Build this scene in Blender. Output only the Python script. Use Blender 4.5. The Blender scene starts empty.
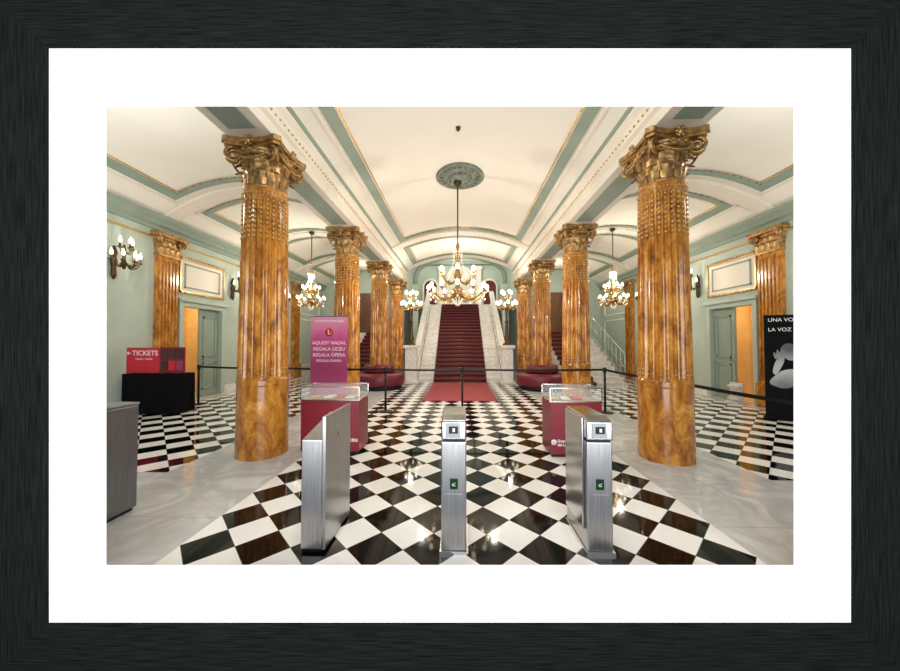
import bpy, math, random
from math import sin, cos, pi, radians, sqrt, floor as fl
from mathutils import Vector, Matrix
random.seed(4)
C = bpy.context.scene.collection
S = bpy.context.scene
S.view_settings.view_transform = 'Standard'

# ---------------------------------------------------------------- materials
def newmat(name):
    m = bpy.data.materials.new(name); m.use_nodes = True
    nt = m.node_tree
    return m, nt, nt.nodes['Principled BSDF']
def mat(name, col, rough=.5, metal=0., noise=.0, scale=8., emit=None, es=0., bump=0., coat=0., stretch=(1,1,1), spec=.5):
    m, nt, b = newmat(name)
    b.inputs['Base Color'].default_value = (*col, 1)
    b.inputs['Roughness'].default_value = rough
    b.inputs['Metallic'].default_value = metal
    b.inputs['Coat Weight'].default_value = coat
    b.inputs['Specular IOR Level'].default_value = spec
    tc = nt.nodes.new('ShaderNodeTexCoord'); mp = nt.nodes.new('ShaderNodeMapping')
    mp.inputs['Scale'].default_value = stretch
    n = nt.nodes.new('ShaderNodeTexNoise'); n.inputs['Scale'].default_value = scale; n.inputs['Detail'].default_value = 4
    nt.links.new(tc.outputs['Object'], mp.inputs[0]); nt.links.new(mp.outputs[0], n.inputs['Vector'])
    if noise > 0:
        r = nt.nodes.new('ShaderNodeValToRGB')
        r.color_ramp.elements[0].position = .3; r.color_ramp.elements[1].position = .7
        r.color_ramp.elements[0].color = (*[c*(1-noise) for c in col], 1)
        r.color_ramp.elements[1].color = (*[min(1, c*(1+noise)) for c in col], 1)
        nt.links.new(n.outputs['Fac'], r.inputs[0]); nt.links.new(r.outputs[0], b.inputs['Base Color'])
    if bump > 0:
        bp = nt.nodes.new('ShaderNodeBump'); bp.inputs['Strength'].default_value = bump; bp.inputs['Distance'].default_value = .01
        nt.links.new(n.outputs['Fac'], bp.inputs['Height']); nt.links.new(bp.outputs[0], b.inputs['Normal'])
    if emit:
        b.inputs['Emission Color'].default_value = (*emit, 1); b.inputs['Emission Strength'].default_value = es
        m.cycles.emission_sampling = 'NONE'
    return m
def zramp(name, stops, z0, z1, rough=.5, nz=.15):
    # printed vertical colour gradient, in the object's own height
    m, nt, b = newmat(name)
    tc = nt.nodes.new('ShaderNodeTexCoord'); sp = nt.nodes.new('ShaderNodeSeparateXYZ')
    n = nt.nodes.new('ShaderNodeTexNoise'); n.inputs['Scale'].default_value = 2.5
    mr = nt.nodes.new('ShaderNodeMapRange'); mr.inputs[1].default_value = z0; mr.inputs[2].default_value = z1
    a = nt.nodes.new('ShaderNodeMath'); a.operation = 'MULTIPLY_ADD'; a.inputs[1].default_value = nz
    r = nt.nodes.new('ShaderNodeValToRGB'); e = r.color_ramp.elements
    e[0].position = stops[0][0]; e[0].color = (*stops[0][1], 1); e[1].position = stops[-1][0]; e[1].color = (*stops[-1][1], 1)
    for p, c in stops[1:-1]: x = e.new(p); x.color = (*c, 1)
    nt.links.new(tc.outputs['Object'], sp.inputs[0]); nt.links.new(sp.outputs['Z'], mr.inputs[0])
    nt.links.new(tc.outputs['Object'], n.inputs['Vector']); nt.links.new(n.outputs['Fac'], a.inputs[0]); nt.links.new(mr.outputs[0], a.inputs[2])
    nt.links.new(a.outputs[0], r.inputs[0]); nt.links.new(r.outputs[0], b.inputs['Base Color']); b.inputs['Roughness'].default_value = rough
    return m

def marble_orange():
    m, nt, b = newmat('sienna_marble')
    tc = nt.nodes.new('ShaderNodeTexCoord'); mp = nt.nodes.new('ShaderNodeMapping')
    mp.inputs['Scale'].default_value = (1, 1, .5); mp.inputs['Rotation'].default_value = (.45, .4, 0)
    n = nt.nodes.new('ShaderNodeTexNoise'); n.inputs['Scale'].default_value = 6; n.inputs['Detail'].default_value = 12
    n.inputs['Roughness'].default_value = .74; n.inputs['Distortion'].default_value = 1.0
    r = nt.nodes.new('ShaderNodeValToRGB'); e = r.color_ramp.elements
    e[0].position = .30; e[0].color = (.085, .022, .004, 1)
    e[1].position = .74; e[1].color = (.80, .48, .15, 1)
    x = e.new(.42); x.color = (.32, .105, .011, 1)
    x = e.new(.56); x.color = (.58, .245, .030, 1)
    nt.links.new(tc.outputs['Object'], mp.inputs[0]); nt.links.new(mp.outputs[0], n.inputs['Vector'])
    nt.links.new(n.outputs['Fac'], r.inputs[0]); nt.links.new(r.outputs[0], b.inputs['Base Color'])
    b.inputs['Roughness'].default_value = .18; b.inputs['Coat Weight'].default_value = .25
    return m

def marble_white(name='white_marble', base=(.82,.79,.73), vein=(.68,.65,.60), rough=.25, sc=1.6):
    m, nt, b = newmat(name)
    tc = nt.nodes.new('ShaderNodeTexCoord')
    n = nt.nodes.new('ShaderNodeTexNoise'); n.inputs['Scale'].default_value = sc; n.inputs['Detail'].default_value = 8; n.inputs['Distortion'].default_value = 2.5
    r = nt.nodes.new('ShaderNodeValToRGB'); e = r.color_ramp.elements
    e[0].position = .38; e[0].color = (*base, 1); e[1].position = .62; e[1].color = (*base, 1)
    x = e.new(.5); x.color = (*vein, 1)
    nt.links.new(tc.outputs['Object'], n.inputs['Vector']); nt.links.new(n.outputs['Fac'], r.inputs[0])
    nt.links.new(r.outputs[0], b.inputs['Base Color']); b.inputs['Roughness'].default_value = rough
    return m

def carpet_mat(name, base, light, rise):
    # woven carpet; lit treads and shaded risers painted in as bands on each step
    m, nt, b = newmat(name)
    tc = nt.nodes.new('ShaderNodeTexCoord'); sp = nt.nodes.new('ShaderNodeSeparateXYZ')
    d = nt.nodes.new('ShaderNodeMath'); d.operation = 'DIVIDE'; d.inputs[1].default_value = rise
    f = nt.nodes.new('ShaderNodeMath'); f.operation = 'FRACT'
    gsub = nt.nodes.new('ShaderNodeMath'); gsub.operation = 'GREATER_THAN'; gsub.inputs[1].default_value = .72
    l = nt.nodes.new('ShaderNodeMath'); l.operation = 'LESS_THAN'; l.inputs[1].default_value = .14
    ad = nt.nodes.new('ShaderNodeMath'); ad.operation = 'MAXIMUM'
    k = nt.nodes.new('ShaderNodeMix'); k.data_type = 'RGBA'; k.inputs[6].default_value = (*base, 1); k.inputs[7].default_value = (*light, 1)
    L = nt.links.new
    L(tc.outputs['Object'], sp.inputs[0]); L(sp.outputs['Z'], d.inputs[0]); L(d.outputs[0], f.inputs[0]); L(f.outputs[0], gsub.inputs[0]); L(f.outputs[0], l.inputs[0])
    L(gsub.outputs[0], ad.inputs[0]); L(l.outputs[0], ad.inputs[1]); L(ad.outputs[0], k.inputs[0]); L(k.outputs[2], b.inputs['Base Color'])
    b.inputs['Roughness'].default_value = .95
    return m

def floor_mat():
    m, nt, b = newmat('checker_marble_floor')
    N = nt.nodes.new; L = nt.links.new
    tc = N('ShaderNodeTexCoord'); sp = N('ShaderNodeSeparateXYZ'); L(tc.outputs['Object'], sp.inputs[0])
    def M(op, a, bb=None, c=None):
        n = N('ShaderNodeMath'); n.operation = op
        for i, v in enumerate((a, bb, c)):
            if v is None: continue
            if isinstance(v, (int, float)): n.inputs[i].default_value = v
            else: L(v, n.inputs[i])
        return n.outputs[0]
    D = .415
    X = sp.outputs['X']; Y = M('SUBTRACT', sp.outputs['Y'], 2.33)
    p = M('DIVIDE', M('ADD', X, Y), D); q = M('DIVIDE', M('SUBTRACT', X, Y), D)
    par = M('ABSOLUTE', M('MODULO', M('ADD', M('FLOOR', p), M('FLOOR', q)), 2))   # 0 black 1 white
    par = M('GREATER_THAN', par, .5)
    ax = M('ABSOLUTE', X)
    inC = M('LESS_THAN', ax, 2.075)
    inA = M('MULTIPLY', M('GREATER_THAN', ax, 3.4), M('MULTIPLY', M('LESS_THAN', ax, 6.75), M('GREATER_THAN', sp.outputs['Y'], 3.62)))
    chk = M('ADD', inC, inA)
    fp = M('ABSOLUTE', M('SUBTRACT', M('FRACT', p), .5)); fq = M('ABSOLUTE', M('SUBTRACT', M('FRACT', q), .5))
    gr = M('GREATER_THAN', M('MAXIMUM', fp, fq), .493)
    n = N('ShaderNodeTexNoise'); n.inputs['Scale'].default_value = 1.7; n.inputs['Detail'].default_value = 8; n.inputs['Distortion'].default_value = 1.6
    L(tc.outputs['Object'], n.inputs['Vector'])
    r = N('ShaderNodeValToRGB'); e = r.color_ramp.elements
    e[0].position = .35; e[0].color = (.66, .66, .645, 1); e[1].position = .65; e[1].color = (.61, .61, .60, 1)
    x = e.new(.5); x.color = (.48, .48, .475, 1)
    L(n.outputs['Fac'], r.inputs[0])
    rw = N('ShaderNodeValToRGB'); e = rw.color_ramp.elements
    e[0].position = .3; e[0].color = (.90, .89, .85, 1); e[1].position = .7; e[1].color = (.83, .81, .76, 1)
    L(n.outputs['Fac'], rw.inputs[0])
    def mix(f, a, bcol):
        k = N('ShaderNodeMix'); k.data_type = 'RGBA'; L(f, k.inputs[0])
        for i, v in ((6, a), (7, bcol)):
            if isinstance(v, tuple): k.inputs[i].default_value = v
            else: L(v, k.inputs[i])
        return k.outputs[2]
    ck = mix(par, (.0015, .002, .003, 1), rw.outputs[0])
    ck = mix(gr, ck, (.10, .09, .08, 1))
    jy = M('GREATER_THAN', M('ABSOLUTE', M('SUBTRACT', M('FRACT', M('DIVIDE', sp.outputs['Y'], .9)), .5)), .4965)
    pl = mix(jy, r.outputs[0], (.34, .33, .32, 1))
    col = mix(chk, pl, ck)
    L(col, b.inputs['Base Color'])
    b.inputs['Roughness'].default_value = .05
    b.inputs['Specular IOR Level'].default_value = .22
    return m

ORANGE = marble_orange()
GOLD = mat('aged_gold', (.42, .25, .095), .36, .7, .5, 16, bump=.5)
GILT = mat('bright_gilt', (.62, .42, .17), .35, .7, .2, 20)
CREAM = mat('cream_plaster', (.80, .75, .65), .7, 0, .03, 2)
CEIL = mat('ceiling_plaster', (.86, .82, .735), .75, 0, .02, 1.5)
GREEN = mat('sage_green_paint', (.265, .335, .275), .6, 0, .06, 3)
GREENL = mat('pale_green_paint', (.44, .52, .45), .6, 0, .05, 2)
WMARB = marble_white()
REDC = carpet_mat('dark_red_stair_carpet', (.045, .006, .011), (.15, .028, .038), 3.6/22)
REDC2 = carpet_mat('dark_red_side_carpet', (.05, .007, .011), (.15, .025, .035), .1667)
REDF = mat('rose_red_carpet', (.30, .048, .055), .95, 0, .15, 40, bump=.4)
VELV = mat('red_leather', (.14, .010, .022), .4, 0, .15, 10)
REDP = mat('red_panel', (.20, .006, .018), .35, 0, .05, 3)
REDS = mat('bright_red_panel', (.55, .016, .04), .4, 0, .05, 3)
PINK = zramp('magenta_banner', [(.05,(.62,.30,.40)),(.22,(.46,.06,.17)),(.5,(.30,.03,.11)),(.78,(.52,.06,.22)),(1.,(.72,.28,.42))], .1, 2.2)
PINKS = mat('magenta_print', (.3, .03, .1), .5, 0, .4, 4)
BLACK = mat('black_cloth', (.004, .004, .005), .95, 0, .2, 10, bump=.3, spec=.1)
BLK = mat('black_plastic', (.006, .006, .007), .4, 0, .1, 10, spec=.3)
BLKP = mat('matt_black_print', (.006, .006, .007), .8, 0, .1, 10, spec=.1)
WHITE = mat('white_lettering', (.85, .84, .82), .5, 0, .02, 10)
WBOARD = mat('white_board', (.70, .68, .64), .4, 0, .03, 5)
SHELF = mat('tan_felt', (.42, .32, .20), .8, 0, .15, 20)
STEEL = mat('brushed_steel', (.44, .445, .455), .30, 1., .2, 6, stretch=(30, 30, .6), bump=.05)
STEELP = mat('polished_steel', (.54, .545, .555), .18, 1., .04, 6)
STEELD = mat('dark_brushed_steel', (.20, .21, .225), .35, .8, .15, 6, stretch=(30, 30, .6))
BRASS = mat('brass', (.36, .21, .07), .35, .9, .2, 12)
BRONZE = mat('dark_bronze', (.09, .055, .025), .4, .7, .2, 12)
BULB = mat('lit_glass_shade', (1, .93, .8), .3, 0, .02, 5, emit=(1, .87, .66), es=4.5)
TAN = mat('tan_plaster_glow', (.66, .44, .18), .7, 0, .1, 4, emit=(.9,.55,.2), es=.12)  # faint glow of the side room's lighting put into the plaster
GREENLED = mat('green_led', (.1, .5, .15), .4, 0, .02, 5, emit=(.2, 1, .3), es=.15)
SCREEN = mat('grey_screen', (.28, .30, .31), .2, 0, .05, 5)
DKRED = mat('dark_red_curtain', (.12, .025, .025), .9, 0, .3, 8, stretch=(6, 6, .3))
PALE = mat('pale_lit_panel', (.60, .62, .55), .7, 0, .12, 3)
WOODD = mat('dark_wood', (.12, .05, .02), .4, 0, .3, 6, stretch=(1, 1, .2))
PORT = zramp('grey_portrait_print', [(0.,(.05,.05,.05)),(.35,(.22,.22,.22)),(.6,(.50,.50,.50)),(.8,(.30,.30,.30)),(1.,(.10,.10,.10))], .6, 1.7, nz=.5)
FRAMEW = mat('black_wood_grain', (.0072, .0090, .0086), .85, 0, .7, 30, stretch=(4, 4, .15), bump=.12, spec=.08)
FRAMEH = mat('black_wood_grain_across', (.0072, .0090, .0086), .85, 0, .7, 30, stretch=(.15, 4, 4), bump=.12, spec=.08)
MATB = mat('white_mat_board', (.95, .95, .95), .95, 0, .004, 80, spec=.1)
PALEM = mat('pale_metal', (.5,.6,.54), .3, .6, .05, 5)
MEDAL = mat('grey_green_medallion', (.17,.20,.155), .5, 0, .4, 8)
FLOOR = floor_mat()
def glass():
    m, nt, b = newmat('clear_glass')
    b.inputs['Base Color'].default_value = (.9, .97, .95, 1); b.inputs['Roughness'].default_value = .02
    b.inputs['Alpha'].default_value = .09
    n = nt.nodes.new('ShaderNodeTexNoise'); n.inputs['Scale'].default_value = 3
    return m
GLASS = glass()
CRYST = mat('crystal', (.95, .9, .8), .08, 0, .05, 30, emit=(1, .85, .6), es=.35)

# ---------------------------------------------------------------- geometry builder
class G:
    def __init__(s): s.v = []; s.f = []; s.sm = []; s.M = Matrix.Identity(4)
    def add(s, vs, fs, smooth=False):
        o = len(s.v); s.v += [tuple(s.M @ Vector(v)) for v in vs]
        s.f += [tuple(i+o for i in f) for f in fs]; s.sm += [smooth]*len(fs); return s
    def box(s, x0, x1, y0, y1, z0, z1):
        v = [(x0,y0,z0),(x1,y0,z0),(x1,y1,z0),(x0,y1,z0),(x0,y0,z1),(x1,y0,z1),(x1,y1,z1),(x0,y1,z1)]
        return s.add(v, [(0,3,2,1),(4,5,6,7),(0,1,5,4),(1,2,6,5),(2,3,7,6),(3,0,4,7)])
    def lathe(s, prof, n=24, cx=0, cy=0, smooth=True, cap=True):
        v = []; f = []
        for r, z in prof:
            for i in range(n):
                a = 2*pi*i/n; v.append((cx+r*cos(a), cy+r*sin(a), z))
        for j in range(len(prof)-1):
            for i in range(n):
                k = (i+1) % n; f.append((j*n+i, j*n+k, (j+1)*n+k, (j+1)*n+i))
        if cap:
            f.append(tuple(reversed(range(n)))); f.append(tuple((len(prof)-1)*n+i for i in range(n)))
        return s.add(v, f, smooth)
    def sphere(s, c, r, n=10, m=6, sz=1.):
        prof = [(max(.0005, r*sin(pi*j/m)), c[2]-r*sz*cos(pi*j/m)) for j in range(m+1)]
        return s.lathe(prof, n, c[0], c[1])
    def tube(s, pts, r, n=8, close=False):
        pts = [Vector(p) for p in pts]; v = []; f = []
        rr = r if isinstance(r, (list, tuple)) else [r]*len(pts)
        up = None
        for i, p in enumerate(pts):
            a = pts[max(0, i-1)]; b = pts[min(len(pts)-1, i+1)]; t = (b-a).normalized()
            if up is None:
                up = Vector((0,0,1)) if abs(t.z) < .9 else Vector((1,0,0))
            u = t.cross(up)
            if u.length < 1e-4: u = t.cross(Vector((0,1,0)))
            u.normalize(); w = u.cross(t).normalized(); up = w
            for k in range(n):
                an = 2*pi*k/n; v.append(tuple(p+u*cos(an)*rr[i]+w*sin(an)*rr[i]))
        for i in range(len(pts)-1):
            for k in range(n):
                l = (k+1) % n; f.append((i*n+k, i*n+l, (i+1)*n+l, (i+1)*n+k))
        f.append(tuple(reversed(range(n)))); f.append(tuple((len(pts)-1)*n+k for k in range(n)))
        return s.add(v, f, True)
    def prism(s, prof, y0, y1, axis='Y'):
        n = len(prof)
        if axis == 'Y': v = [(x,y0,z) for x,z in prof]+[(x,y1,z) for x,z in prof]
        elif axis == 'X': v = [(y0,x,z) for x,z in prof]+[(y1,x,z) for x,z in prof]
        else: v = [(x,z,y0) for x,z in prof]+[(x,z,y1) for x,z in prof]
        f = [(i,(i+1)%n,n+(i+1)%n,n+i) for i in range(n)]+[tuple(reversed(range(n))), tuple(range(n,2*n))]
        return s.add(v, f)
    def grid(s, fn, nu, nv, smooth=True):
        v = [fn(i/nu, j/nv) for j in range(nv+1) for i in range(nu+1)]
        f = [(j*(nu+1)+i, j*(nu+1)+i+1, (j+1)*(nu+1)+i+1, (j+1)*(nu+1)+i) for j in range(nv) for i in range(nu)]
        return s.add(v, f, smooth)
    def scaled(s, k):
        s.v = [(x*k, y*k, z*k) for x, y, z in s.v]; return s
    def mesh(s, name, m, bevel=0):
        me = bpy.data.meshes.new(name); me.from_pydata(s.v, [], s.f)
        me.polygons.foreach_set('use_smooth', s.sm); me.materials.append(m); me.update()
        import bmesh
        bm = bmesh.new(); bm.from_mesh(me); bmesh.ops.recalc_face_normals(bm, faces=bm.faces); bm.to_mesh(me); bm.free()
        return me
def obj(name, g, m, parent=None, loc=(0,0,0), rot=(0,0,0), bevel=0, label=None):
    o = bpy.data.objects.new(name, g.mesh(name, m) if isinstance(g, G) else g); C.objects.link(o)
    o.location = loc; o.rotation_euler = rot
    if parent: o.parent = parent
    if bevel:
        b = o.modifiers.new('bevel', 'BEVEL'); b.width = bevel; b.segments = 2; b.limit_method = 'ANGLE'
    if label: o['label'] = label
    return o
def thing(name, label, cat, loc=(0,0,0), rz=0, group=None):
    o = bpy.data.objects.new(name, None); C.objects.link(o); o.empty_display_size = .1
    o.location = loc; o.rotation_euler = (0,0,rz); o['label'] = label; o['category'] = cat
    if group: o['group'] = group
    return o
def struct(name, g, m, label, cat, bevel=0):
    o = obj(name, g, m, bevel=bevel); o['kind'] = 'structure'; o['label'] = label; o['category'] = cat; return o
def kids(o): return [c for c in bpy.data.objects if c.parent == o]
def copy_thing(root, loc, rz=None, label=None):
    n = root.copy(); C.objects.link(n); n.location = loc
    if rz is not None: n.rotation_euler = (0,0,rz)
    if label: n['label'] = label
    def rec(a, b):
        for c in kids(a):
            d = c.copy(); C.objects.link(d); d.parent = b; rec(c, d)
    rec(root, n); return n
def text(name, s, size, m, parent, loc, rot=(pi/2,0,0), align='CENTER', ext=.001, off=0):
    cu = bpy.data.curves.new(name, 'FONT'); cu.body = s; cu.size = size; cu.extrude = ext; cu.align_x = align; cu.align_y = 'CENTER'; cu.offset = off
    t = bpy.data.objects.new(name, cu); C.objects.link(t); bpy.context.view_layer.update()
    me = bpy.data.meshes.new_from_object(t.evaluated_get(bpy.context.evaluated_depsgraph_get()))
    bpy.data.objects.remove(t); me.materials.clear(); me.materials.append(m)
    o = bpy.data.objects.new(name, me); C.objects.link(o); o.parent = parent; o.location = loc; o.rotation_euler = rot
    return o
tn = [0]
def trim(g, m, label, cat='trim', bevel=0):
    tn[0] += 1; return struct('trim_%d' % tn[0], g, m, label, cat, bevel)

# ---------------------------------------------------------------- camera
F = 318.0
cd = bpy.data.cameras.new('camera'); cam = bpy.data.objects.new('camera', cd); C.objects.link(cam)
cd.sensor_width = 36; cd.lens = F/900*36; cd.clip_start = .05
YAW = math.atan(10/F); PITCH = math.atan(7.5/F)
cam.location = (0, 0, 1.5); cam.rotation_euler = (pi/2+PITCH, 0, YAW)
S.camera = cam

# ---------------------------------------------------------------- room shell
W = 7.2; YF = 2.12; SL = .0314
COLY = [4.3, 7.5, 10.6, 13.5]; CX = 2.7
g = G()
fy = lambda x: YF+SL*x-.05
g.add([(-7.3,fy(-7.3),0),(7.3,fy(7.3),0),(7.3,16.6,0),(-7.3,16.6,0),(-7.3,fy(-7.3),-.1),(7.3,fy(7.3),-.1),(7.3,16.6,-.1),(-7.3,16.6,-.1)],
      [(0,1,2,3),(7,6,5,4),(0,4,5,1),(1,5,6,2),(2,6,7,3),(3,7,4,0)])
struct('floor', g, FLOOR, 'polished black and white diamond checker marble floor with grey marble borders', 'floor')

D0, D1, DH = 7.98, 9.3, 2.45
for sgn, nm in ((-1, 'left'), (1, 'right')):
    g = G(); y0 = 2.0 if sgn < 0 else 2.4
    a, b = sorted((sgn*W, sgn*(W+.2)))
    g.box(a, b, y0, D0, 0, 4.62).box(a, b, D1, 16.6, 0, 4.62).box(a, b, D0, D1, DH, 4.62)
    struct('wall_'+nm, g, GREENL, 'pale sage green plaster wall with doorway', 'wall')
    g = G(); a, b = sorted((sgn*(W+.2), sgn*(W+1.2)))
    g.box(a, b, D0-.3, D0-.2, 0, 2.9).box(a, b, D1+.2, D1+.3, 0, 2.9).box(*sorted((sgn*(W+1.2), sgn*(W+1.3))), D0-.3, D1+.3, 0, 2.9).box(a, b, D0-.3, D1+.3, 2.9, 3).box(a, b, D0-.3, D1+.3, -.1, 0)
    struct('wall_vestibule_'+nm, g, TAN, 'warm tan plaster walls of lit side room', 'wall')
    g = G(); a, b = sorted((sgn*W, sgn*(W-.04)))
    g.box(a, b, y0+.1, D0-.16, 0, .22).box(a, b, D1+.16, 16.4, 0, .22)
    struct('baseboard_'+nm, g, WMARB, 'white marble baseboard', 'baseboard')
    g = G(); x = sgn
    g.prism([(x*W,4.18),(x*(W-.05),4.18),(x*(W-.05),4.26),(x*(W-.12),4.30),(x*(W-.12),4.36),(x*(W-.22),4.44),(x*(W-.22),4.50),(x*W,4.50)], y0, 16.4)
    trim(g, GREEN, 'sage green moulded cornice running along the wall', 'cornice')
    g = G(); g.prism([(x*W,3.98),(x*(W-.03),3.98),(x*(W-.03),4.02),(x*W,4.02)], y0, 16.4)
    trim(g, GILT, 'thin gilded strip below the cornice', 'trim')
    g = G(); a, b = sorted((sgn*W, sgn*(W-.08)))
    g.box(a, b, D0-.12, D0, 0, DH+.12).box(a, b, D1, D1+.14, 0, DH+.12).box(a, b, D0, D1, DH, DH+.12)
    g.box(*sorted((sgn*W, sgn*(W-.14))), D0-.16, D1+.2, DH+.12, DH+.2)
    trim(g, GREENL, 'pale green moulded frame around the doorway', 'door frame', .01)
    g = G(); a, b = sorted((sgn*W, sgn*(W-.05)))
    z0, z1 = 2.82, 3.7; q0 = .035
    for (p, q, r, t) in ((D0-.1, D1+.1, z0, z0+q0), (D0-.1, D1+.1, z1-q0, z1), (D0-.1, D0-.1+q0, z0, z1), (D1+.1-q0, D1+.1, z0, z1)):
        g.box(a, b, p, q, r, t)
    for k in range(16):
        g.sphere((sgn*(W-.06), D0-.05+k*(D1-D0+.1)/15, z1+.03), .028, 6, 4)
        g.sphere((sgn*(W-.06), D0-.05+k*(D1-D0+.1)/15, z0-.02), .025, 6, 4)
    trim(g, GILT, 'gilded moulding of the panel above the doorway', 'moulding')
    g = G(); g.box(*sorted((sgn*W, sgn*(W-.02))), D0-.06, D1+.06, z0+.04, z1-.04)
    trim(g, CREAM, 'cream panel above the doorway', 'panel')
    g = G(); a, b = sorted((sgn*(W-.02), sgn*(W-.035)))
    for (p, q, r, t) in ((D0+.05, D1-.05, z0+.12, z0+.16), (D0+.05, D1-.05, z1-.16, z1-.12), (D0+.05, D0+.09, z0+.12, z1-.12), (D1-.09, D1-.05, z0+.12, z1-.12)):
        g.box(a, b, p, q, r, t)
    trim(g, GREEN, 'sage green inner line of the panel above the doorway', 'moulding')
    for (p, q) in ((4.7, 6.1), (11.0, 13.0), (14.0, 16.0)):
        g = G(); a, b = sorted((sgn*W, sgn*(W-.035)))
        for (zz0, zz1) in ((.45, 2.6), (2.8, 3.8)):
            g.box(a,b,p,q,zz0,zz0+.06).box(a,b,p,q,zz1-.06,zz1).box(a,b,p,p+.06,zz0,zz1).box(a,b,q-.06,q,zz0,zz1)
        trim(g, CREAM, 'cream rectangular wall panel moulding', 'moulding')

dn = 0
for sgn in (-1, 1):
    dn += 1
    g = G(); x0, x1 = sorted((sgn*(W+.04), sgn*(W+.1)))
    ya = 8.62; g.box(x0, x1, ya, D1, 0.01, DH)
    xf = sgn*(W+.04); a, b = sorted((xf, xf-sgn*.02))
    for (zz0, zz1) in ((.2, .95), (1.1, 2.25)):
        g.box(a,b,ya+.1,D1-.1,zz0,zz0+.05).box(a,b,ya+.1,D1-.1,zz1-.05,zz1).box(a,b,ya+.1,ya+.15,zz0,zz1).box(a,b,D1-.15,D1-.1,zz0,zz1)
    struct('door_%d' % dn, g, GREEN, 'panelled sage green door leaf standing beside an open doorway', 'door')
    gh = G(); gh.sphere((xf-sgn*.05, ya+.07, 1.05), .03, 8, 6)
    h = obj('handle', gh, BRASS, bpy.data.objects['door_%d' % dn], label='brass knob')

# ---------------------------------------------------------------- vaults
ZC, KC = 5.25, .105
cz = lambda x: ZC-KC*x*x
XA = 4.95; KA = .152
az = lambda x: 5.25-KA*(abs(x)-XA)**2
g = G(); g.grid(lambda u, v: (-2.4+4.8*u, 2.1+11.8*v, cz(-2.4+4.8*u)), 28, 2)
for s in (-1, 1):
    x0, x1 = sorted((s*2.95, s*7.3))
    g.grid(lambda u, v: (x0+(x1-x0)*u, 2.1+(16.6-2.1)*v, az(x0+(x1-x0)*u)), 28, 2)
struct('ceiling', g, CEIL, 'cream plaster ceiling of three low barrel vaults', 'ceiling')

def ring(fn, x0, x1, y0, y1, w, off, g):
    def strip(xa, xb, ya, yb):
        n = max(2, int(abs(xb-xa)/.12)+1)
        g.grid(lambda u, v: (xa+(xb-xa)*u, ya+(yb-ya)*v, fn(xa+(xb-xa)*u)-off), n, 1)
        g.grid(lambda u, v: (xa+(xb-xa)*u, ya+(yb-ya)*v, fn(xa+(xb-xa)*u)-off+.03), n, 1)
        for (e,) in ((xa,),(xb,)):
            g.add([(e,ya,fn(e)-off),(e,yb,fn(e)-off),(e,yb,fn(e)),(e,ya,fn(e))],[(0,1,2,3)])
    strip(x0, x0+w, y0, y1); strip(x1-w, x1, y0, y1)
    strip(x0+w, x1-w, y0, y0+w); strip(x0+w, x1-w, y1-w, y1)
def panel(fn, x0, x1, y0, y1, w=.16):
    g = G(); ring(fn, x0, x1, y0, y1, w, .03, g); trim(g, GREEN, 'sage green painted border of a ceiling vault panel', 'ceiling border')
    g = G(); ring(fn, x0+w+.03, x1-w-.03, y0+w+.03, y1-w-.03, .02, .02, g); trim(g, GILT, 'thin gold line inside the ceiling panel', 'ceiling border')
    g = G(); ring(fn, x0-.09, x1+.09, y0-.09, y1+.09, .03, .03, g); trim(g, CREAM, 'raised cream fillet around the ceiling panel', 'ceiling border')
panel(cz, -1.98, 1.98, 3.55, 10.35)
panel(cz, -1.98, 1.98, 10.98, 13.3)
for s in (-1, 1):
    for (p, q) in ((2.4, 4.0), (4.3, 7.1), (7.85, 10.3), (10.9, 13.2), (13.8, 16.3)):
        x0, x1 = sorted((s*3.35, s*6.6)); panel(az, x0, x1, p, q)
for y in (10.65,):
    g = G(); g.grid(lambda u, v: (-2.35+4.7*u, y-.2+.4*v, cz(-2.35+4.7*u)-.06), 28, 1)
    for e in (-.2, .2): g.grid(lambda u, v: (-2.35+4.7*u, y+e, cz(-2.35+4.7*u)-.06*v), 28, 1)
    trim(g, CREAM, 'cream transverse rib across the ceiling vault', 'rib')
for y in (7.5, 10.6, 13.5):
    for s in (-1, 1):
        xa = 3.0*s; xb = 7.1*s
        g = G(); g.grid(lambda u, v: (xa+(xb-xa)*u, y-.18+.36*v, az(xa+(xb-xa)*u)-.06), 28, 1)
        for e in (-.18, .18): g.grid(lambda u, v: (xa+(xb-xa)*u, y+e, az(xa+(xb-xa)*u)-.06*v), 28, 1)
        trim(g, CREAM, 'cream transverse rib across the side aisle vault', 'rib')
# beams over columns
ZB = 4.17
for s in (-1, 1):
    g = G(); x = s*CX
    y0 = 2.15+SL*x; z = ZB
    g.prism([(x-.30,z),(x+.30,z),(x+.30,z+.14),(x+.35,z+.17),(x+.35,z+.32),(x+.42,z+.38),(x+.42,4.9),(x-.42,4.9),(x-.42,z+.38),(x-.35,z+.32),(x-.35,z+.17),(x-.30,z+.14)], y0, 13.85)
    trim(g, CREAM, 'cream moulded beam carried by the row of columns', 'beam')
    g = G()
    for a, b in zip([2.3]+COLY[:-1], COLY):
        p, q = a+.5, b-.5
        if a < 2.5: p = y0+.02
        g.box(x-.17, x+.17, p, q, z-.012, z)
    trim(g, GREEN, 'sage green recessed panels under the beam', 'beam panel')
    g = G()
    yy = y0+.05
    while yy < 13.7:
        for e in (-1, 1): g.sphere((x+e*.358, yy, z+.24), .017, 6, 4)
        yy += .10
    trim(g, GILT, 'row of gilded beads along the beam', 'bead moulding')
    g = G()
    for e in (-1, 1):
        a, b = sorted((x+e*.42, x+e*.435)); g.box(a, b, y0, 13.8, z+.42, z+.5)
    trim(g, GREEN, 'sage green stripe along the beam', 'trim')

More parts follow.
